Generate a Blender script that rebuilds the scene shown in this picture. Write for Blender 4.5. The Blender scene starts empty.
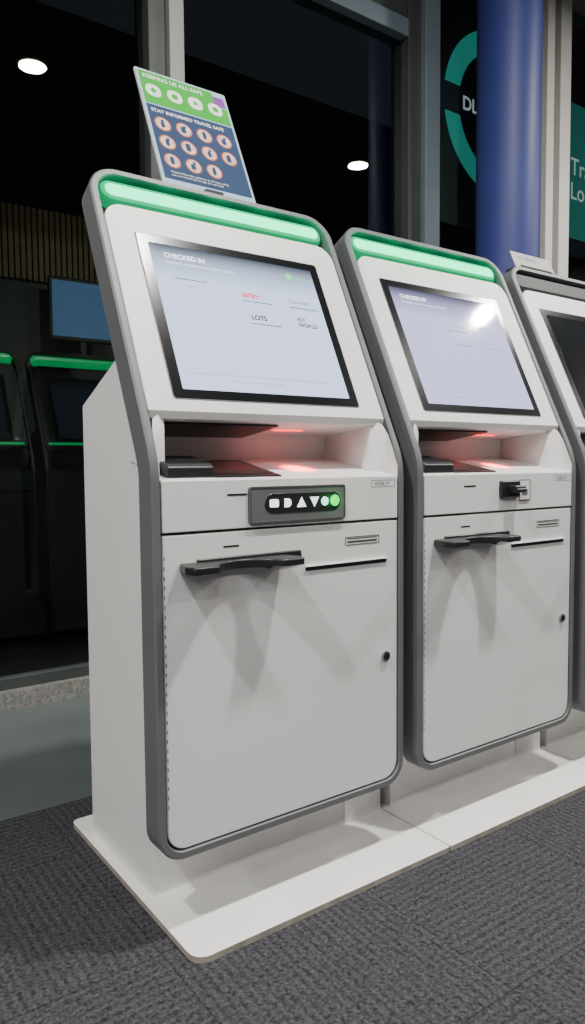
import bpy, math, random
from mathutils import Vector, Matrix
random.seed(3)
C=bpy.context.scene.collection
# ---------------------------------------------------------------- materials
def mat(name,col,rough=.5,metal=0.,emit=None,es=0.,noise=None,bump=0.,bscale=300,spec=None):
    m=bpy.data.materials.new(name);m.use_nodes=True
    nt=m.node_tree;b=nt.nodes['Principled BSDF']
    b.inputs['Base Color'].default_value=(*col,1);b.inputs['Roughness'].default_value=rough
    b.inputs['Metallic'].default_value=metal
    if spec is not None:b.inputs['Specular IOR Level'].default_value=spec
    if emit:
        b.inputs['Emission Color'].default_value=(*emit,1);b.inputs['Emission Strength'].default_value=es
    tc=nt.nodes.new('ShaderNodeTexCoord')
    if noise:
        n=nt.nodes.new('ShaderNodeTexNoise');n.inputs['Scale'].default_value=noise[0];n.inputs['Detail'].default_value=6
        r=nt.nodes.new('ShaderNodeValToRGB')
        k=noise[1]
        r.color_ramp.elements[0].position=.3;r.color_ramp.elements[1].position=.7
        r.color_ramp.elements[0].color=(*[c*(1-k) for c in col],1);r.color_ramp.elements[1].color=(*[min(1,c*(1+k)) for c in col],1)
        nt.links.new(tc.outputs['Object'],n.inputs['Vector']);nt.links.new(n.outputs['Fac'],r.inputs['Fac']);nt.links.new(r.outputs['Color'],b.inputs['Base Color'])
    if bump:
        n2=nt.nodes.new('ShaderNodeTexNoise');n2.inputs['Scale'].default_value=bscale
        bp=nt.nodes.new('ShaderNodeBump');bp.inputs['Strength'].default_value=bump;bp.inputs['Distance'].default_value=.001
        nt.links.new(tc.outputs['Object'],n2.inputs['Vector']);nt.links.new(n2.outputs['Fac'],bp.inputs['Height']);nt.links.new(bp.outputs['Normal'],b.inputs['Normal'])
    return m
WHITE=mat('white_powder_coat',(.745,.74,.73),.42,noise=(3,.025),bump=.12,bscale=900)
PLATEW=mat('white_base_plate',(.82,.81,.785),.38,noise=(6,.05))
EDGE=mat('plate_edge',(.30,.27,.23),.6,noise=(30,.2))
GREY=mat('grey_frame',(.118,.124,.128),.45,noise=(4,.06),bump=.1,bscale=900)
DGREY=mat('dark_grey_plastic',(.05,.052,.055),.5,noise=(8,.1))
BLACK=mat('black_plastic',(.012,.012,.013),.38,noise=(20,.1))
BEZEL=mat('black_bezel',(.008,.009,.01),.18,noise=(5,.1),spec=.3)
GAP=mat('seam_shadow_gap',(.03,.03,.03),.8,noise=(9,.1))
STEEL=mat('brushed_steel',(.42,.42,.42),.32,1.,noise=(40,.1))
PANELG=mat('keypad_plate',(.16,.16,.165),.4,.3,noise=(20,.08))
REDDK=mat('scanner_glass',(.03,.012,.012),.15,noise=(5,.1))
LIGHTOFF=mat('light_strip_off',(.05,.055,.055),.5,noise=(5,.1),spec=.2)
GREEN=mat('green_light_edge',(.0,.06,.03),.6,emit=(.0,.62,.20),es=.55,spec=.03)
GREENM=mat('green_light_mid',(.0,.06,.03),.6,emit=(.0,.95,.34),es=.85,spec=.03)
MINT=mat('green_light_core',(.0,.10,.06),.6,emit=(.0,1,.42),es=4.2,spec=.03)
BTNW=mat('button_lit_white',(.7,.7,.7),.3,emit=(.85,.95,1),es=1.6)
BTNG=mat('button_lit_green',(.0,.3,.05),.3,emit=(.0,1,.10),es=1.3)
BTNC=mat('button_lit_cyan',(.5,.8,.8),.3,emit=(.35,1,.9),es=1.6)
REDL=mat('red_scan_light',(.5,.03,.03),.3,emit=(1,.02,.015),es=5)
INK=mat('ink_dark',(.02,.02,.03),.5,noise=(9,.1))
INKG=mat('ink_grey',(.12,.12,.14),.5,noise=(9,.1))
def emis(name,c,s): return mat(name,c,.5,emit=c,es=s)
TXW=emis('screen_text_white',(.8,.85,.9),1.1)
TXR=emis('screen_text_red',(.6,.03,.05),.5)
TXG=emis('screen_text_green',(.05,.6,.2),.7)
TXK=emis('screen_text_grey',(.18,.19,.24),1.0)
def screen_mat(name,top,low,s):
    m=bpy.data.materials.new(name);m.use_nodes=True;nt=m.node_tree;b=nt.nodes['Principled BSDF']
    tc=nt.nodes.new('ShaderNodeTexCoord');sp=nt.nodes.new('ShaderNodeSeparateXYZ');r=nt.nodes.new('ShaderNodeValToRGB')
    nt.links.new(tc.outputs['Generated'],sp.inputs[0]);nt.links.new(sp.outputs['Z'],r.inputs['Fac'])
    e=r.color_ramp.elements;e[0].position=0;e[0].color=(*[c*1.0 for c in low],1);e[1].position=1;e[1].color=(*top,1)
    q=e.new(.76);q.color=(*low,1);q=e.new(.91);q.color=(*[(.5*a+.5*c) for a,c in zip(low,top)],1)
    nt.links.new(r.outputs['Color'],b.inputs['Emission Color']);b.inputs['Emission Strength'].default_value=s
    b.inputs['Base Color'].default_value=(.01,.01,.012,1);b.inputs['Roughness'].default_value=.06
    b.inputs['Specular IOR Level'].default_value=.14
    return m
SCR1=screen_mat('screen_lit_blue',(.04,.05,.075),(.62,.74,1.0),1.95)
SCR2=screen_mat('screen_lit_violet',(.05,.05,.09),(.62,.62,.98),1.65)
SCRD=mat('screen_dark',(.012,.014,.016),.1,noise=(5,.1),spec=.3)
SCRDIM=screen_mat('screen_dim',(.005,.006,.01),(.02,.03,.05),.3)
CHAR=mat('dark_silhouette',(.028,.034,.030),.5,noise=(4,.1))  # dimness of the reflected kiosks put into the colour; also plain dark parts outside
GDIM=mat('green_light_reflected',(.01,.15,.06),.3,emit=(.0,.7,.2),es=.42)  # glow imitating kiosk lights reflected in the window
# ---------------------------------------------------------------- mesh helpers
import bmesh
def obj(name,V,F,m,parent=None,smooth=None,loc=None,recalc=True):
    me=bpy.data.meshes.new(name);me.from_pydata([tuple(v) for v in V],[],F);me.update()
    ms=m if isinstance(m,list) else [m]
    for k in ms: me.materials.append(k)
    o=bpy.data.objects.new(name,me);C.objects.link(o)
    if recalc:
        bm=bmesh.new();bm.from_mesh(me);bmesh.ops.recalc_face_normals(bm,faces=bm.faces);bm.to_mesh(me);bm.free()
    if smooth:
        for p in me.polygons:p.use_smooth=True
        me.set_sharp_from_angle(angle=math.radians(smooth))
    if parent:o.parent=parent
    if loc:o.location=loc
    return o
def box(name,x0,x1,y0,y1,z0,z1,m,parent=None,bev=0):
    V=[(x,y,z) for x in(x0,x1) for y in(y0,y1) for z in(z0,z1)]
    F=[(0,1,3,2),(4,6,7,5),(0,4,5,1),(2,3,7,6),(0,2,6,4),(1,5,7,3)]
    o=obj(name,V,F,m,parent)
    if bev:
        b=o.modifiers.new('bev','BEVEL');b.width=bev;b.segments=2
    return o
def prof(name,pts,x0,x1,m,parent=None,bev=0):
    n=len(pts);V=[(x0,y,z) for y,z in pts]+[(x1,y,z) for y,z in pts]
    F=[tuple(range(n)),tuple(range(2*n-1,n-1,-1))]+[(i,(i+1)%n,n+(i+1)%n,n+i) for i in range(n)]
    o=obj(name,V,F,m,parent)
    if bev:
        b=o.modifiers.new('bev','BEVEL');b.width=bev;b.segments=2;b.limit_method='ANGLE'
    return o
def cyl(name,c,axis,r,h,m,parent=None,n=24,r2=None):
    r2=r if r2 is None else r2
    ax=Vector(axis).normalized();a=ax.orthogonal().normalized();b=ax.cross(a);c=Vector(c)
    V=[];F=[]
    for k,(hh,rr) in enumerate(((0,r),(h,r2))):
        for i in range(n):
            t=2*math.pi*i/n;V.append(c+ax*hh+a*rr*math.cos(t)+b*rr*math.sin(t))
    F=[(i,(i+1)%n,n+(i+1)%n,n+i) for i in range(n)]+[tuple(range(n)),tuple(range(2*n-1,n-1,-1))]
    return obj(name,V,F,m,parent,smooth=40)
# ---------------------------------------------------------------- kiosk surface (vertical below, leaning back above the bend)
ZB=1.0218;DY=.3174;DZ=.6863;SL=math.hypot(DY,DZ);TY,TZ=DY/SL,DZ/SL;T=.045
def surf(s):
    if s<=-T:return 0.,ZB+s,1.,0.
    if s>=T:return TY*s,ZB+TZ*s,TZ,-TY
    u=(s+T)/(2*T)
    A=(0,ZB-T);B=(0,ZB);D=(TY*T,ZB+TZ*T)
    y=(1-u)**2*A[0]+2*u*(1-u)*B[0]+u*u*D[0];z=(1-u)**2*A[1]+2*u*(1-u)*B[1]+u*u*D[1]
    ty=2*(1-u)*(B[0]-A[0])+2*u*(D[0]-B[0]);tz=2*(1-u)*(B[1]-A[1])+2*u*(D[1]-B[1]);l=math.hypot(ty,tz)
    return y,z,tz/l,-ty/l
def P(x,s,d=0.):
    y,z,ny,nz=surf(s);return (x,y+ny*d,z+nz*d)
def zs(z):return z-ZB
def rrect(x0,x1,s0,s1,r,n=8,sub=False):
    if not isinstance(r,(list,tuple)):r=[r]*4    # BL,BR,TR,TL
    L=[]
    def arc(cx,cy,rr,a0):
        if rr<=0:L.append((cx,cy));return
        for i in range(n+1):
            a=math.radians(a0+90*i/n);L.append((cx+rr*math.cos(a),cy+rr*math.sin(a)))
    arc(x0+r[0],s0+r[0],r[0],180);arc(x1-r[1],s0+r[1],r[1],270)
    if sub:
        a=s0+r[1];b=s1-r[2]
        L+= [(x1,a+(b-a)*i/90) for i in range(1,90)]
    arc(x1-r[2],s1-r[2],r[2],0);arc(x0+r[3],s1-r[3],r[3],90)
    if sub:
        a=s1-r[3];b=s0+r[0]
        L+= [(x0,a+(b-a)*i/90) for i in range(1,90)]
    return L
def inset(L,w):
    n=len(L);out=[]
    for i in range(n):
        p,q,r=Vector(L[i-1]),Vector(L[i]),Vector(L[(i+1)%n])
        a=(q-p).normalized();b=(r-q).normalized()
        na=Vector((-a.y,a.x));nb=Vector((-b.y,b.x));m=(na+nb)
        m=m/(1+na.dot(nb));out.append(tuple(q+m*w))
    return out
def rings(name,R,m,parent,smooth=35,cap0=False,cap1=False,closed=False):
    n=len(R[0]);V=[v for r in R for v in r];F=[]
    K=len(R);rng=range(K if closed else K-1)
    for k in rng:
        a=k*n;b=((k+1)%K)*n
        for i in range(n):F.append((a+i,a+(i+1)%n,b+(i+1)%n,b+i))
    if cap0:F.append(tuple(range(n)))
    if cap1:F.append(tuple(range((K-1)*n,K*n)))
    return obj(name,V,F,m,parent,smooth=smooth)
def slab(name,L,d0,d1,m,parent,bev=.0015):
    I=inset(L,bev)
    return rings(name,[[P(x,s,d0) for x,s in I],[P(x,s,d0+bev) for x,s in L],[P(x,s,d1) for x,s in L]],m,parent,cap0=True,cap1=True)
def ringslab(name,L,w,d0,d1,m,parent):
    I=inset(L,w)
    return rings(name,[[P(x,s,d0) for x,s in L],[P(x,s,d0) for x,s in I],[P(x,s,d1) for x,s in I],[P(x,s,d1) for x,s in L]],m,parent,closed=True)
def circ(cx,cy,r,n=20):return [(cx+r*math.cos(2*math.pi*i/n),cy+r*math.sin(2*math.pi*i/n)) for i in range(n)]
def text(name,s,x,y,size,m,parent,fn,align='LEFT',bold=0.):
    cu=bpy.data.curves.new('t','FONT');cu.body=s;cu.size=size;cu.align_x=align;cu.offset=bold
    to=bpy.data.objects.new('t',cu);C.objects.link(to)
    dg=bpy.context.evaluated_depsgraph_get();dg.update()
    me=bpy.data.meshes.new_from_object(to.evaluated_get(dg))
    bpy.data.objects.remove(to)
    for v in me.vertices:v.co=Vector(fn(x+v.co.x,y+v.co.y))
    me.materials.clear();me.materials.append(m);me.name=name
    o=bpy.data.objects.new(name,me);C.objects.link(o);o.parent=parent
    return o
def empty(name,loc):
    e=bpy.data.objects.new(name,None);C.objects.link(e);e.location=loc;e.empty_display_size=.2;return e
# ---------------------------------------------------------------- kiosk
W=.70;ZF=.183;ST=SL
def kiosk(x,y,kind,z=0.):
    k=empty('check_in_kiosk',(x,y,z))
    dark=kind=='reflected'
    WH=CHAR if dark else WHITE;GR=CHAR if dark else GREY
    # looped outer frame following the bend
    L=rrect(0,W,zs(ZF),ST,[.062,.062,.075,.075],10,True)
    dep=.062
    Rg=[[P(a,b,.004) for a,b in L],[P(a,b,0) for a,b in inset(L,.004)],[P(a,b,0) for a,b in inset(L,.0165)],
        [P(a,b,.003) for a,b in inset(L,.0185)],[P(a,b,dep) for a,b in inset(L,.0185)],[P(a,b,dep) for a,b in L]]
    rings('frame_loop',Rg,GR,k,closed=True,smooth=30)
    # door
    dl=rrect(.0225,W-.0225,zs(ZF+.0215),zs(.871),[.045,.045,.004,.004])
    slab('door',dl,.004,.03,WH,k,.002)
    slab('drawer_front',rrect(.0225,W-.0225,zs(.8765),zs(.984),.003,3),.002,.03,WH,k,.002)
    slab('gap_backing',rrect(.0195,W-.0195,zs(ZF+.0195),zs(.98),[.05,.05,.003,.003]),.0301,.058,GAP,k)
    # upper screen panel
    slab('screen_panel',rrect(.021,W-.021,.118,.655,[.004,.004,.05,.05]),.003,.04,WH,k,.002)
    slab('light_recess',rrect(.020,W-.020,.60,ST-.019,[.0,.0,.055,.055]),.041,.06,DGREY,k)
    on=kind in('a','b')
    if on:
        slab('light_strip_diffuser',rrect(.026,W-.026,.668,.7335,.0325),.013,.0405,GREEN,k,.006)
        slab('light_strip_mid',rrect(.031,W-.031,.674,.7285,.0272),.0105,.02,GREENM,k,.003)
        slab('light_strip_core',rrect(.040,W-.040,.683,.720,.0184),.0085,.02,MINT,k,.003)
        for i in range(5):
            li=bpy.data.lights.new('led_light','POINT');li.energy=.11;li.color=(.02,1,.36);li.shadow_soft_size=.012
            lo=bpy.data.objects.new('led_light',li);C.objects.link(lo);lo.parent=k;lo.location=P(.07+i*.14,.70,-.018)
    else:
        lm=GDIM if dark else LIGHTOFF
        slab('light_strip_diffuser',rrect(.027,W-.027,.670,.732,.0305),.012,.0405,lm,k,.006)
    slab('housing_back',rrect(.05,W-.05,.20,.70,.01),.0605,.085,WH,k)
    # rear body with recessed shelf notch
    def q(s,d):
        a=P(0,s,d);return (a[1],a[2])
    pts=[(.173,.0155),(.552,.0155),(.545,1.172),(.36,1.248),(.225,1.305),q(.27,.064),q(.16,.045),(.11,1.122),(.245,1.092),(.245,1.026),(.062,.990),(.062,.19),(.173,.19)]
    prof('body',pts,.062,W-.062,WH,k,.0015)
    # shelf + cheeks
    sh=[(.0215,.004,.9842),(W-.0215,.004,.9842),(W-.0225,.060,.9955),(W-.062,.0601,.9955),(W-.062,.246,1.031),(.062,.246,1.031),(.062,.0601,.9955),(.0225,.060,.9955)]
    nn=len(sh)
    obj('shelf',sh+[(a,b,c-.008) for a,b,c in sh],[tuple(range(nn)),tuple(range(2*nn-1,nn-1,-1))]+[(i,(i+1)%nn,nn+(i+1)%nn,nn+i) for i in range(nn)],WH,k)
    for nm,xa,xb,sg in(('cheek_inner',.0205,.064,1),('cheek_outer',W-.0205,W-.064,-1)):
        # follows the bend of the front: (x, y, z low, z high)
        st=[(xa,.006,.984,1.008),(xa+sg*.001,.022,.984,1.050),(xa+sg*.003,.038,.988,1.088),(xa+sg*.010,.050,.988,1.112),(xb-sg*.004,.062,.99,1.128),(xb,.070,.99,1.135),(xb,.246,1.02,1.10)]
        V=[];F=[]
        for (a,b,c,d) in st: V+=[(a,b,c),(a,b,d),(a-sg*.0018,b,c),(a-sg*.0018,b,d)]
        for i in range(len(st)-1):
            a=4*i;b=a+4
            F+=[(a,a+1,b+1,b),(a+2,b+2,b+3,a+3),(a+1,a+3,b+3,b+1),(a,b,b+2,a+2)]
        F+=[(0,2,3,1),(len(V)-4,len(V)-3,len(V)-1,len(V)-2)]
        obj(nm,V,F,WH,k,smooth=50)
    a=P(0,.118,.004);b=P(0,.118,.04)
    prof('chin',[(a[1],a[2]),(b[1],b[2]),(b[1]+.02,b[2]-.004),(a[1]+.018,a[2]-.018),(a[1]+.004,a[2]-.014)],.0225,W-.0225,WH,k)
    c0=(a[1]+.018,a[2]-.0185)
    prof('recess_ceiling',[c0,(.246,1.090),(.246,1.094),(c0[0],c0[1]+.004)],.064,W-.064,WH,k)
    prof('recess_ceiling_scanner_cover',[(c0[0]+.002,c0[1]-.006),(.235,1.082),(.235,1.0895),(c0[0]+.002,c0[1]-.0015)],.066,.36,BLACK,k,.001)
    # shelf equipment
    zsH=lambda yy:.9842+.195*(yy-.004)
    if not dark:
        prof('scanner_block',[(.02,zsH(.02)),(.12,zsH(.12)),(.12,1.036),(.03,1.018),(.02,1.01)],.045,.155,BLACK,k,.003)
        prof('document_reader',[(.018,zsH(.018)),(.20,zsH(.20)),(.20,zsH(.20)+.004),(.018,zsH(.018)+.004)],.155,.33,BLACK,k,.001)
        prof('reader_glass',[(.035,zsH(.035)+.003),(.18,zsH(.18)+.003),(.18,zsH(.18)+.0048),(.035,zsH(.035)+.0048)],.17,.315,REDDK,k)
    if on:
        prof('scan_window',[(.13,1.1095-.0055),(.16,1.1043-.0065),(.16,1.107),(.13,1.112)],.40,.49,REDL,k)
        for (sx,sz,en) in ((.44,62,12.0),(.27,40,2.0)):
            li=bpy.data.lights.new('scan_light','SPOT');li.energy=en;li.color=(1,.015,.015);li.spot_size=math.radians(sz);li.spot_blend=1;li.shadow_soft_size=.01
            lo=bpy.data.objects.new('scan_light',li);C.objects.link(lo);lo.parent=k;lo.location=(sx,.11,1.094 if sx>.4 else 1.088)
    # screen
    slab('screen_recess_rim',rrect(.084,.607,.148,.583,.008,4),.0018,.01,GR,k,.001)
    slab('screen_bezel',rrect(.0865,.6045,.1505,.5805,.007,4),.001,.012,BEZEL,k,.001)
    sm={'a':SCR1,'b':SCR2,'off':SCRD,'reflected':SCRDIM}[kind]
    slab('screen',rrect(.112,.579,.173,.558,.002,2),.0004,.008,sm,k,.0003)
    D=-.0003
    f=lambda a,b:P(a,b,D)
    if on:
        U=lambda u:.112+.467*u
        Vv=lambda v:.558-.385*v
        text('screen_title','CHECKED IN',U(.07),Vv(.095),.0185,TXW,k,f,bold=.0003)
        text('screen_subtitle','Please touch your airline to start the check-in service',U(.07),Vv(.135),.0085,TXW,k,f)
        if kind=='a':
            text('logo_text','select',U(.16),Vv(.30),.014,TXK,k,f);
            text('logo_text','airline',U(.48),Vv(.305),.022,TXR,k,f,bold=.0008)
            text('logo_text','S airways',U(.78),Vv(.30),.017,INK,k,f)
            text('logo_text','LOTS',U(.50),Vv(.47),.019,INK,k,f,bold=.0008)
            text('logo_text','FLY\nWORLD',U(.80),Vv(.44),.016,INK,k,f,bold=.0006)
            for i,(u0,u1,v) in enumerate(((.10,.28,.24),(.47,.66,.335),(.77,.97,.335),(.49,.68,.50))):
                slab('logo_rule',rrect(U(u0),U(u1),Vv(v)-.0012,Vv(v)+.0012,0),-.0003,0,INK,k,.0001)
            slab('status_dot',circ(U(.83),Vv(.085),.011),-.0003,.0002,TXG,k,.0002)
            text('status_text','GO Start',U(.87),Vv(.10),.015,TXG,k,f)
        else:
            text('logo_text','connect to air',U(.42),Vv(.30),.014,TXK,k,f)
            text('logo_text','southern',U(.74),Vv(.28),.014,TXK,k,f)
            text('logo_text','O aero',U(.74),Vv(.42),.017,TXK,k,f)
            for i,(u0,u1,v) in enumerate(((.40,.60,.335),(.42,.60,.46),(.74,.9,.46))):
                slab('logo_rule',rrect(U(u0),U(u1),Vv(v)-.001,Vv(v)+.001,0),-.0003,0,INKG,k,.0001)
        text('screen_footer','Continue here if you have checked in and need to print a bag tag. Do not pack dangerous goods in your baggage',U(.04),Vv(.90),.0088,TXK,k,f)
        text('screen_footer','Please ask a member of staff for help',U(.3),Vv(.94),.0088,TXK,k,f)
    if dark:
        slab('lower_green_reflection',rrect(.04,W-.04,.128,.142,.006,4),-.002,.004,GDIM,k,.001)  # second green reflection in the glass, built as a glowing strip
        return k
    # front fittings (x, height)
    S=lambda x0,x1,z0,z1,r=0.:rrect(x0,x1,zs(z0),zs(z1),r,5)
    slab('drawer_slot',S(.175,.225,.948,.9525,.002),.0012,.004,BLACK,k,.0003)
    if kind=='a':
        slab('keypad_plate',S(.228,.50,.884,.966,.006),-.003,.01,PANELG,k,.002)
        ringslab('keypad_rim',S(.228,.50,.884,.966,.006),.004,-.004,.004,STEEL,k)
        slab('keypad_inset',S(.268,.485,.905,.950,.0225),-.0042,-.002,BLACK,k,.001)
        B=[];z0=zs(.928)
        B.append(rrect(.281,.305,z0-.009,z0+.009,.004,4))
        B.append([(.321,z0-.010),(.330,z0-.010)]+[(.330+.010*math.cos(math.radians(a)),z0+.010*math.sin(math.radians(a))) for a in range(-80,81,20)]+[(.330,z0+.010),(.321,z0+.010)])
        B.append([(.356,z0-.011),(.382,z0-.011),(.369,z0+.012)])
        B.append([(.406,z0-.012),(.419,z0+.011),(.393,z0+.011)])
        for L2 in B: slab('button',L2,-.006,-.004,BTNW,k,.0006)
        slab('button',circ(.4365,z0,.0105),-.006,-.004,BTNC,k,.0006)
        slab('button_confirm',circ(.466,z0+.001,.0135),-.007,-.004,BTNG,k,.0006)
        li=bpy.data.lights.new('button_light','POINT');li.energy=.045;li.color=(.02,1,.15);li.shadow_soft_size=.01
        lo=bpy.data.objects.new('button_light',li);C.objects.link(lo);lo.parent=k;lo.location=(.466,-.022,.929)
    else:
        slab('card_reader_plate',S(.415,.462,.905,.962,.003),-.001,.004,WH,k,.0006)
        ringslab('card_reader_plate_rim',S(.413,.464,.903,.964,.003),.0015,-.0014,.004,DGREY,k)
        slab('card_reader_icon',S(.425,.452,.918,.936,.002),-.0015,.0,INKG,k,.0003)
        slab('card_reader_body',S(.325,.408,.913,.962,.004),-.010,.004,BLACK,k,.003)
        slab('card_reader_mouth',S(.352,.400,.928,.948,.003),-.036,-.009,BLACK,k,.003)
        slab('card_reader_slot',S(.358,.394,.937,.940,.0),-.0365,-.034,STEEL,k,.0003)
    ringslab('label_outline',S(.588,.668,.957,.974,.001),.0008,.0016,.003,INKG,k)
    text('label_text','KIOSK 07',.60,zs(.9612),.012,INKG,k,lambda a,b:P(a,b,.0014))
    # receipt slots and tray
    slab('door_slot',S(.165,.205,.8375,.8415,.002),.0032,.006,BLACK,k,.0003)
    ringslab('ticket_slot_box',S(.505,.615,.818,.838,.002),.0015,.003,.006,DGREY,k)
    slab('ticket_slot',S(.512,.608,.823,.828,.001),.0034,.006,DGREY,k,.0003)
    slab('ticket_slot_line',S(.512,.608,.832,.834,.0),.0034,.006,DGREY,k,.0003)
    slab('boarding_pass_slot',S(.385,.64,.7665,.776,.003),.0025,.01,BLACK,k,.0005)
    slab('boarding_pass_lip',S(.383,.642,.776,.779,.001),-.002,.006,WH,k,.0005)
    # tray (plan outline, scooped front)
    xa,xb=.040,.336;n=18
    pl=[(xa+.02,.004),(xa+.004,-.052),(xa+.014,-.078),(xa+.055,-.080)]
    for i in range(n+1):
        t=i/n;xx=xa+.07+(xb-xa-.14)*t;pl.append((xx,-.078+.060*math.sin(math.pi*t)**.6))
    pl+=[(xb-.055,-.080),(xb-.014,-.078),(xb-.004,-.052),(xb-.02,.004)]
    m=len(pl);zt=.812;zb=.792
    V=[(a,b,zt) for a,b in pl]+[(a,b,zb+.004*(b<-.05)) for a,b in pl]
    F=[tuple(range(m)),tuple(range(2*m-1,m-1,-1))]+[(i,(i+1)%m,m+(i+1)%m,m+i) for i in range(m)]
    o=obj('receipt_tray',V,F,BLACK,k,smooth=30);bv=o.modifiers.new('b','BEVEL');bv.width=.003;bv.segments=2;bv.limit_method='ANGLE'
    slab('receipt_mouth',S(.10,.37,.800,.818,.004),-.003,.006,BLACK,k,.002)
    # door lock
    cyl('door_lock',P(.635,zs(.527),.004),(0,-1,0),.0125,.007,STEEL,k)
    cyl('door_lock_core',P(.635,zs(.527),-.003),(0,-1,0),.008,.002,BLACK,k)
    # hinge perforations
    V=[];F=[]
    zz=.30
    while zz<.84:
        b=len(V);V+=[(.0245,.0035,zz),(.0265,.0035,zz),(.0265,.0035,zz+.008),(.0245,.0035,zz+.008)];F.append((b,b+1,b+2,b+3));zz+=.02
    obj('hinge_perforation',V,F,GAP,k)
    # pedestal details, base plate
    prof('pedestal_extension',[(.173,.0155),(.50,.0155),(.50,.185),(.173,.185)],W-.0595,.775,WH,k,.001)
    lx0,lx1=.0366,.0366+.7488
    L3=rrect(lx0,lx1,-.0832,.651,[.035,.006,.003,.02] if kind=='a' else [.004]*4,8)
    I=inset(L3,.0015)
    nn=len(L3)
    V=[(a,b,.0155) for a,b in I]+[(a,b,.0145) for a,b in L3]+[(a,b,.0005) for a,b in L3]
    F=[tuple(range(nn))]+[(j*nn+i,j*nn+(i+1)%nn,(j+1)*nn+(i+1)%nn,(j+1)*nn+i) for j in(0,1) for i in range(nn)]
    o=obj('base_plate',V,F,[PLATEW,EDGE],k)
    for p in o.data.polygons:
        if abs(p.normal.z)<.3:p.material_index=1
    return k
PIT=.7518
kiosk(0,0,'a');kiosk(PIT,0,'b');kiosk(2*PIT,0,'off')
kiosk(.68,2.85,'reflected');kiosk(-.075,2.85,'reflected')  # kiosk reflections in the window glass, built as solid kiosks outside
# ---------------------------------------------------------------- poster on kiosk 1
def poster():
    e=empty('hygiene_poster',(0,0,0))
    x0,x1,s0,s1=.208,.482,.757,1.152
    def pm(n,c,k=.05,s=5): return mat(n,c,.6,noise=(s,k),spec=.12)
    def R(n,a,b,c,d,m,dd=.0188,r=.0):return slab(n,rrect(a,b,c,d,r,4),dd,.021,m,e,.0002)
    slab('acrylic_holder',rrect(x0,x1,s0,s1,.004,4),.0195,.026,mat('acrylic',(.5,.54,.55),.2,noise=(5,.05)),e,.001)
    BLUE=pm('poster_blue',(.018,.045,.11));GRN=pm('poster_green',(.03,.36,.03))
    PW=pm('poster_white',(.78,.80,.76));LB=pm('poster_lightblue',(.34,.50,.66))
    PK=pm('poster_pink',(.66,.50,.42),.25,60);RD=pm('poster_red',(.50,.10,.05));PU=pm('poster_purple',(.20,.05,.30))
    R('sheet',x0+.004,x1-.004,s0+.004,s1-.004,LB)
    h=s1-s0
    R('green_band',x0+.008,x1-.045,s0+h*.70,s1-.008,GRN,.0184)
    R('purple_patch',x1-.045,x1-.01,s1-.055,s1-.02,PU,.0183)
    R('green_band_low',x1-.046,x1-.008,s0+h*.70,s1-.058,GRN,.0184)
    R('blue_band',x0+.008,x1-.008,s0+.03,s0+h*.69,BLUE,.0184)
    g=lambda a,b:P(a,b,.0180)
    text('poster_heading','KEEPING US ALL SAFE',x0+.018,s1-.030,.0185,PW,e,g,bold=.0003)
    text('poster_heading','STAY INFORMED TRAVEL SAFE',x0+.018,s0+h*.63,.0158,PW,e,g,bold=.0003)
    for i in range(4):
        cx=x0+.040+i*.062
        slab('icon',rrect(cx-.022,cx+.022,s1-.092,s1-.050,.018,5),.0181,.0184,PW,e,.0001)
        slab('icon_glyph',circ(cx,s1-.071,.010,[4,8,3,6][i]),.0178,.0181,GRN,e,.0001)
    for r,cnt in enumerate((4,4,3)):
        for i in range(cnt):
            cx=x0+.042+i*.061;cy=s0+h*.535-r*.060
            slab('icon_ring',circ(cx,cy,.0235),.0181,.0184,RD,e,.0001)
            slab('icon',circ(cx,cy,.020),.0179,.0181,PK,e,.0001)
            slab('icon_glyph',rrect(cx-.006-.003*(i%2),cx+.005,cy-.012,cy+.006+.003*((i+r)%3),.004,3),.0177,.0179,BLUE,e,.0001)
            slab('icon_glyph',circ(cx+.003*((i+r)%2),cy+.010,.0045,8),.0176,.0179,BLUE,e,.0001)
    text('poster_note','Please follow the guidance at all times while\nyou are travelling through the terminal',x0+.03,s0+.052,.0095,PW,e,g)
    box('foot_clip',.32,.37,.325,.350,1.6995,1.716,DGREY,e)
poster()
# small sign holder on third kiosk
e=empty('sign_holder',(2*PIT,0,0))
HP=mat('holder_paper',(.36,.35,.34),.5,noise=(9,.1))
slab('tilted_card',rrect(.07,.30,.757,.83,.004,4),.012,.016,HP,e,.001)
prof('holder_foot',[(.318,1.7085),(.40,1.7085),(.40,1.715),(.335,1.72)],.10,.27,DGREY,e)
text('card_text','SELF SERVICE',.10,.80,.018,INKG,e,lambda a,b:P(a,b,.0115))
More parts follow.
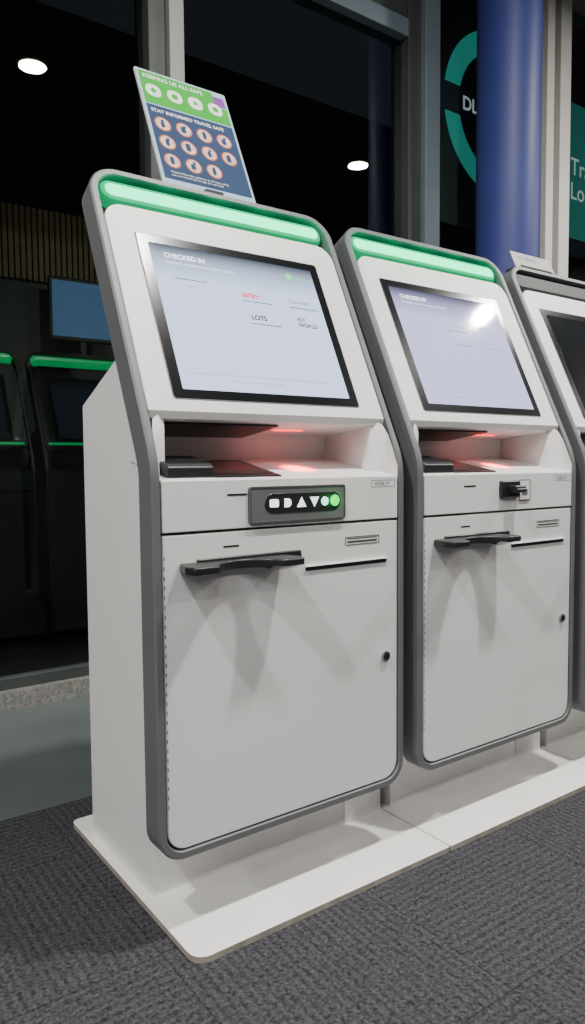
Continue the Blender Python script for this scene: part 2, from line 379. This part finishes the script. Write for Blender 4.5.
# ---------------------------------------------------------------- room
def floor_mat():
    m=bpy.data.materials.new('ribbed_carpet_tiles');m.use_nodes=True;nt=m.node_tree;b=nt.nodes['Principled BSDF'];b.inputs['Roughness'].default_value=.95;b.inputs['Specular IOR Level'].default_value=.1
    N=nt.nodes.new;Lk=nt.links.new
    tc=N('ShaderNodeTexCoord')
    def wave(dirn,sc,dist):
        w=N('ShaderNodeTexWave');w.wave_type='BANDS';w.bands_direction=dirn;w.inputs['Scale'].default_value=sc;w.inputs['Distortion'].default_value=dist;w.inputs['Detail'].default_value=3;w.inputs['Detail Scale'].default_value=5
        Lk(tc.outputs['Object'],w.inputs['Vector']);return w
    w1=wave('Y',15,2.2);w2=wave('X',15,2.2)
    ck=N('ShaderNodeTexChecker');ck.inputs['Scale'].default_value=2.0;ck.inputs['Color1'].default_value=(0,0,0,1);ck.inputs['Color2'].default_value=(1,1,1,1)
    Lk(tc.outputs['Object'],ck.inputs['Vector'])
    mx=N('ShaderNodeMix');mx.data_type='FLOAT';Lk(ck.outputs['Fac'],mx.inputs['Factor']);Lk(w1.outputs['Fac'],mx.inputs[2]);Lk(w2.outputs['Fac'],mx.inputs[3])
    fn=N('ShaderNodeTexNoise');fn.inputs['Scale'].default_value=130;fn.inputs['Detail'].default_value=4;Lk(tc.outputs['Object'],fn.inputs['Vector'])
    vo=N('ShaderNodeTexVoronoi');vo.inputs['Scale'].default_value=140;Lk(tc.outputs['Object'],vo.inputs['Vector'])
    a=N('ShaderNodeMath');a.operation='MULTIPLY_ADD';a.inputs[1].default_value=.17;Lk(mx.outputs[0],a.inputs[0])
    s2=N('ShaderNodeMath');s2.operation='MULTIPLY';s2.inputs[1].default_value=1.0;Lk(fn.outputs['Fac'],s2.inputs[0]);Lk(s2.outputs[0],a.inputs[2])
    a2=N('ShaderNodeMath');a2.operation='MULTIPLY_ADD';a2.inputs[1].default_value=-.40;Lk(vo.outputs['Distance'],a2.inputs[0]);Lk(a.outputs[0],a2.inputs[2])
    r=N('ShaderNodeValToRGB');r.color_ramp.elements[0].position=.12;r.color_ramp.elements[0].color=(.022,.0225,.026,1);r.color_ramp.elements[1].position=.80;r.color_ramp.elements[1].color=(.094,.094,.104,1)
    Lk(a2.outputs[0],r.inputs['Fac']);
    br=N('ShaderNodeTexBrick');br.offset=0;br.inputs['Scale'].default_value=1;br.inputs['Brick Width'].default_value=.5;br.inputs['Row Height'].default_value=.5;br.inputs['Mortar Size'].default_value=.002
    br.inputs['Color1'].default_value=(1,1,1,1);br.inputs['Color2'].default_value=(.95,.95,.95,1);br.inputs['Mortar'].default_value=(.7,.7,.7,1)
    Lk(tc.outputs['Object'],br.inputs['Vector'])
    mm=N('ShaderNodeMix');mm.data_type='RGBA';mm.blend_type='MULTIPLY';mm.inputs[0].default_value=1
    Lk(r.outputs['Color'],mm.inputs[6]);Lk(br.outputs['Color'],mm.inputs[7]);Lk(mm.outputs[2],b.inputs['Base Color'])
    bp=N('ShaderNodeBump');bp.inputs['Strength'].default_value=.55;bp.inputs['Distance'].default_value=.004;Lk(a2.outputs[0],bp.inputs['Height']);Lk(bp.outputs['Normal'],b.inputs['Normal'])
    return m
CARP=floor_mat()
CONC=mat('polished_concrete',(.098,.118,.115),.28,noise=(2.5,.12))
box('floor',-6,10,-8,.80,-.05,0,CARP)
box('floor_concrete_strip',-6,10,.80,1.80,-.05,-.001,CONC)
box('ground_outside',-6,12,1.9,7,-.06,-.01,mat('asphalt',(.07,.085,.07),.6,noise=(8,.2)))
TER=bpy.data.materials.new('terrazzo');TER.use_nodes=True
nt=TER.node_tree;v=nt.nodes.new('ShaderNodeTexVoronoi');v.inputs['Scale'].default_value=90;r=nt.nodes.new('ShaderNodeValToRGB');tc=nt.nodes.new('ShaderNodeTexCoord')
nt.links.new(tc.outputs['Object'],v.inputs['Vector']);nt.links.new(v.outputs['Color'],r.inputs['Fac']);nt.links.new(r.outputs['Color'],nt.nodes['Principled BSDF'].inputs['Base Color'])
r.color_ramp.elements[0].color=(.11,.11,.10,1);r.color_ramp.elements[1].color=(.26,.26,.24,1)
box('baseboard_back',-6,10,1.78,1.92,-.05,.075,TER)
ALU=mat('aluminium_frame',(.30,.32,.30),.45,.3,noise=(6,.06));ALUD=mat('dark_aluminium',(.06,.07,.066),.45,.3,noise=(6,.1))
BLUG=mat('blue_grey_steel',(.17,.22,.25),.45,.3,noise=(6,.06));CRM=mat('cream_frame',(.78,.75,.69),.45,noise=(6,.05))
box('trim_1',-6,10,1.82,1.90,.075,.125,ALUD,bev=.004)
# mullions
def mull(name,x0,x1,y0,y1,m,z1=4.2):return box(name,x0,x1,y0,y1,.125,z1,m,bev=.004)
mull('trim_2',.87,.955,1.80,1.95,ALUD);mull('trim_3',.9551,1.03,1.76,1.95,ALU)
mull('trim_4',2.50,2.60,1.80,1.95,ALUD);mull('trim_5',2.6001,2.72,1.76,1.95,BLUG)
box('trim_6',1.0301,2.4999,1.80,1.93,3.46,3.56,BLUG,bev=.004);box('trim_7',1.0301,2.4999,1.82,1.93,3.5601,3.70,ALUD)
mull('trim_8',3.78,3.86,1.78,1.95,CRM);mull('trim_9',3.93,4.05,1.78,1.95,CRM);mull('trim_10',3.8601,3.9299,1.84,1.9,ALUD)
GL=bpy.data.materials.new('tinted_glass');GL.use_nodes=True;nt=GL.node_tree;nt.nodes.clear()
o_=nt.nodes.new('ShaderNodeOutputMaterial');tr=nt.nodes.new('ShaderNodeBsdfTransparent');tr.inputs[0].default_value=(.60,.68,.64,1)
g=nt.nodes.new('ShaderNodeBsdfGlossy');g.inputs['Roughness'].default_value=.0;g.inputs[0].default_value=(1,1,1,1)
fr=nt.nodes.new('ShaderNodeFresnel');fr.inputs[0].default_value=1.5;mx=nt.nodes.new('ShaderNodeMixShader')
ms_=nt.nodes.new('ShaderNodeMath');ms_.operation='MULTIPLY';ms_.inputs[1].default_value=1.7
nt.links.new(fr.outputs[0],ms_.inputs[0]);nt.links.new(ms_.outputs[0],mx.inputs[0]);nt.links.new(tr.outputs[0],mx.inputs[1]);nt.links.new(g.outputs[0],mx.inputs[2]);nt.links.new(mx.outputs[0],o_.inputs[0])
for i,(a,b) in enumerate(((-6,.8699),(1.0301,2.4999),(2.7201,3.7799),(4.0501,10))):
    obj('window_%d'%(i+1),[(a,1.86,.125),(b,1.86,.125),(b,1.86,4.2),(a,1.86,4.2)],[(0,1,2,3)],GL,recalc=False)
# ceiling & other walls
box('ceiling',-6,10,-8,1.95,4.2,4.3,mat('ceiling_dark',(.10,.10,.10),.8,noise=(2,.1)))
WL=mat('wall_paint',(.18,.175,.165),.8,noise=(2,.1))
box('wall_rear',-6,10,-8.1,-8,-.05,4.3,WL);box('wall_left',-6.1,-6,-8,1.95,-.05,4.3,WL);box('wall_right',10,10.1,-8,1.95,-.05,4.3,WL)
box('night_backdrop',-6,14,6.9,7,-.06,6,mat('backdrop_black',(.014,.017,.016),.8,noise=(1,.2)))  # near-black backdrop added to hide the world background beyond the glass
# timber slat cladding outside
SLM=mat('timber_slat',(.22,.155,.08),.6,noise=(12,.2))
cl=empty('timber_slat_screen',(0,0,0))
V=[];F=[];x=-2.
while x<2.2:
    b=len(V);V+=[(p,q_,r_) for p in(x,x+.03) for q_ in(4.5,4.54) for r_ in(2.45,3.0)]
    F+=[tuple(b+i for i in f) for f in((0,1,3,2),(4,6,7,5),(0,4,5,1),(2,3,7,6),(0,2,6,4),(1,5,7,3))];x+=.045
obj('slats',V,F,SLM,cl)
box('backing',-2,2.2,4.541,4.62,-.009,3.0,CHAR,cl)
# reflection of a display in the glass, built as an object outside
m_=empty('reflected_display',(1.22,4.3,0))
box('display_casing',-.02,.50,0,.05,1.98,2.46,CHAR,m_,.01)
box('display_panel',.0,.48,-.004,0,2.01,2.43,emis('display_dim_blue',(.06,.13,.27),.6),m_)
box('display_post',.22,.26,.01,.04,-.01,1.98,CHAR,m_)
# blue round column
cm=mat('blue_column_paint',(.026,.042,.20),.5,noise=(3,.08))
cyl('blue_column',(2.89,1.40,0.),(0,0,1),.178,4.2,cm,n=48)
# ---------------------------------------------------------------- transit sign outside
sg=empty('transit_sign',(0,0,0))
TEAL=mat('sign_teal',(.03,.32,.30),.4,emit=(.02,.40,.34),es=.5);NAVY=mat('sign_navy',(.008,.012,.03),.5,noise=(3,.1));SW=mat('sign_white',(.6,.65,.65),.4,emit=(.7,.8,.8),es=.5)
YS=2.4
box('sign_board',3.2,6.2,YS,YS+.06,2.75,4.9,NAVY,sg)
def sp(a,b,d=0):return (a,YS-.004-d,b)
def flat(name,L,d,m):
    V=[sp(a,b,d) for a,b in L]+[(a,YS-.0005,b) for a,b in L];n=len(L)
    return obj(name,V,[tuple(range(n))]+[(i,(i+1)%n,n+(i+1)%n,n+i) for i in range(n)],m,sg)
cx,cz,ro,ri=4.04,3.64,.60,.44
O=circ(cx,cz,ro,64);I=circ(cx,cz,ri,64)
V=[sp(*p) for p in O]+[sp(*p) for p in I];obj('sign_ring',V,[(i,(i+1)%64,64+(i+1)%64,64+i) for i in range(64)],TEAL,sg)
flat('sign_bar',rrect(3.40,4.68,3.54,3.74,0),.004,mat('sign_bar_blue',(.012,.03,.10),.5,noise=(3,.1)))
text('sign_text','DLR LINE',3.63,3.59,.135,SW,sg,lambda a,b:sp(a,b,.006),bold=.003)
flat('sign_teal_panel',rrect(4.95,6.1,2.9,4.0,0),.002,mat('sign_teal_dark',(.02,.16,.16),.5,emit=(.02,.2,.19),es=.4))
text('sign_text','Transport\nLocal',4.97,3.42,.20,SW,sg,lambda a,b:sp(a,b,.006))
for xx in(3.4,6.0): box('sign_post',xx,xx+.08,YS+.061,YS+.14,-.01,4.9,CHAR,sg)
# ---------------------------------------------------------------- floor access cover
ac=empty('floor_access_cover',(.42,1.02,0))
cyl('cover_rim',(0,0,-.0008),(0,0,1),.065,.0012,DGREY,ac)
cyl('cover_lid',(0,0,-.0006),(0,0,1),.060,.0014,CONC,ac)
# ---------------------------------------------------------------- lamps
LM=mat('lamp_glow',(1,.9,.75),.4,emit=(1,.80,.52),es=12)
for i,(x,y) in enumerate([(a,b) for b in(-.95,-4.2) for a in(-5.4,-2.05,1.24,4.61,7.95)]):
    e=empty('ceiling_downlight',(x,y,4.2))
    cyl('lamp_housing',(0,0,0),(0,0,-1),.12,.05,ALU,e,n=32)
    cyl('lamp_lens',(0,0,-.05),(0,0,-1),.10,.006,LM,e,n=32)
    li=bpy.data.lights.new('lamp_light','AREA');li.shape='DISK';li.size=.2;li.energy=150 if y>-2 else 60;li.color=(1,.965,.92)
    lo=bpy.data.objects.new('lamp_light',li);C.objects.link(lo);lo.parent=e;lo.location=(0,0,-.06)
# added soft fill light, out of view behind and left of the viewer
e=empty('added_fill_panel',(-3.2,-2.6,4.2))
box('fill_panel_housing',-1.6,1.6,-.3,.3,-.06,0,ALU,e)
li=bpy.data.lights.new('fill_panel_light','AREA');li.shape='RECTANGLE';li.size=3.1;li.size_y=.55;li.energy=72;li.color=(.98,.99,1)
lo=bpy.data.objects.new('fill_panel_light',li);C.objects.link(lo);lo.parent=e;lo.location=(0,0,-.065)
w=bpy.data.worlds.new('world');bpy.context.scene.world=w;w.use_nodes=True
w.node_tree.nodes['Background'].inputs[0].default_value=(.55,.65,.8,1);w.node_tree.nodes['Background'].inputs[1].default_value=.02
# ---------------------------------------------------------------- camera
yaw,p,r=.6256,.0652,-.0085
F_=Vector((math.sin(yaw)*math.cos(p),math.cos(yaw)*math.cos(p),-math.sin(p)))
R_=Vector((math.cos(yaw),-math.sin(yaw),0));U_=R_.cross(F_)
R2=R_*math.cos(r)+U_*math.sin(r);U2=U_*math.cos(r)-R_*math.sin(r)
cd=bpy.data.cameras.new('camera');co=bpy.data.objects.new('camera',cd);C.objects.link(co)
M=Matrix((R2,U2,-F_)).transposed().to_4x4();M.translation=Vector((-.6314,-1.3532,1.0152));co.matrix_world=M
cd.sensor_fit='HORIZONTAL';cd.sensor_width=36;cd.lens=734.67/585*36;cd.clip_start=.02
bpy.context.scene.camera=co
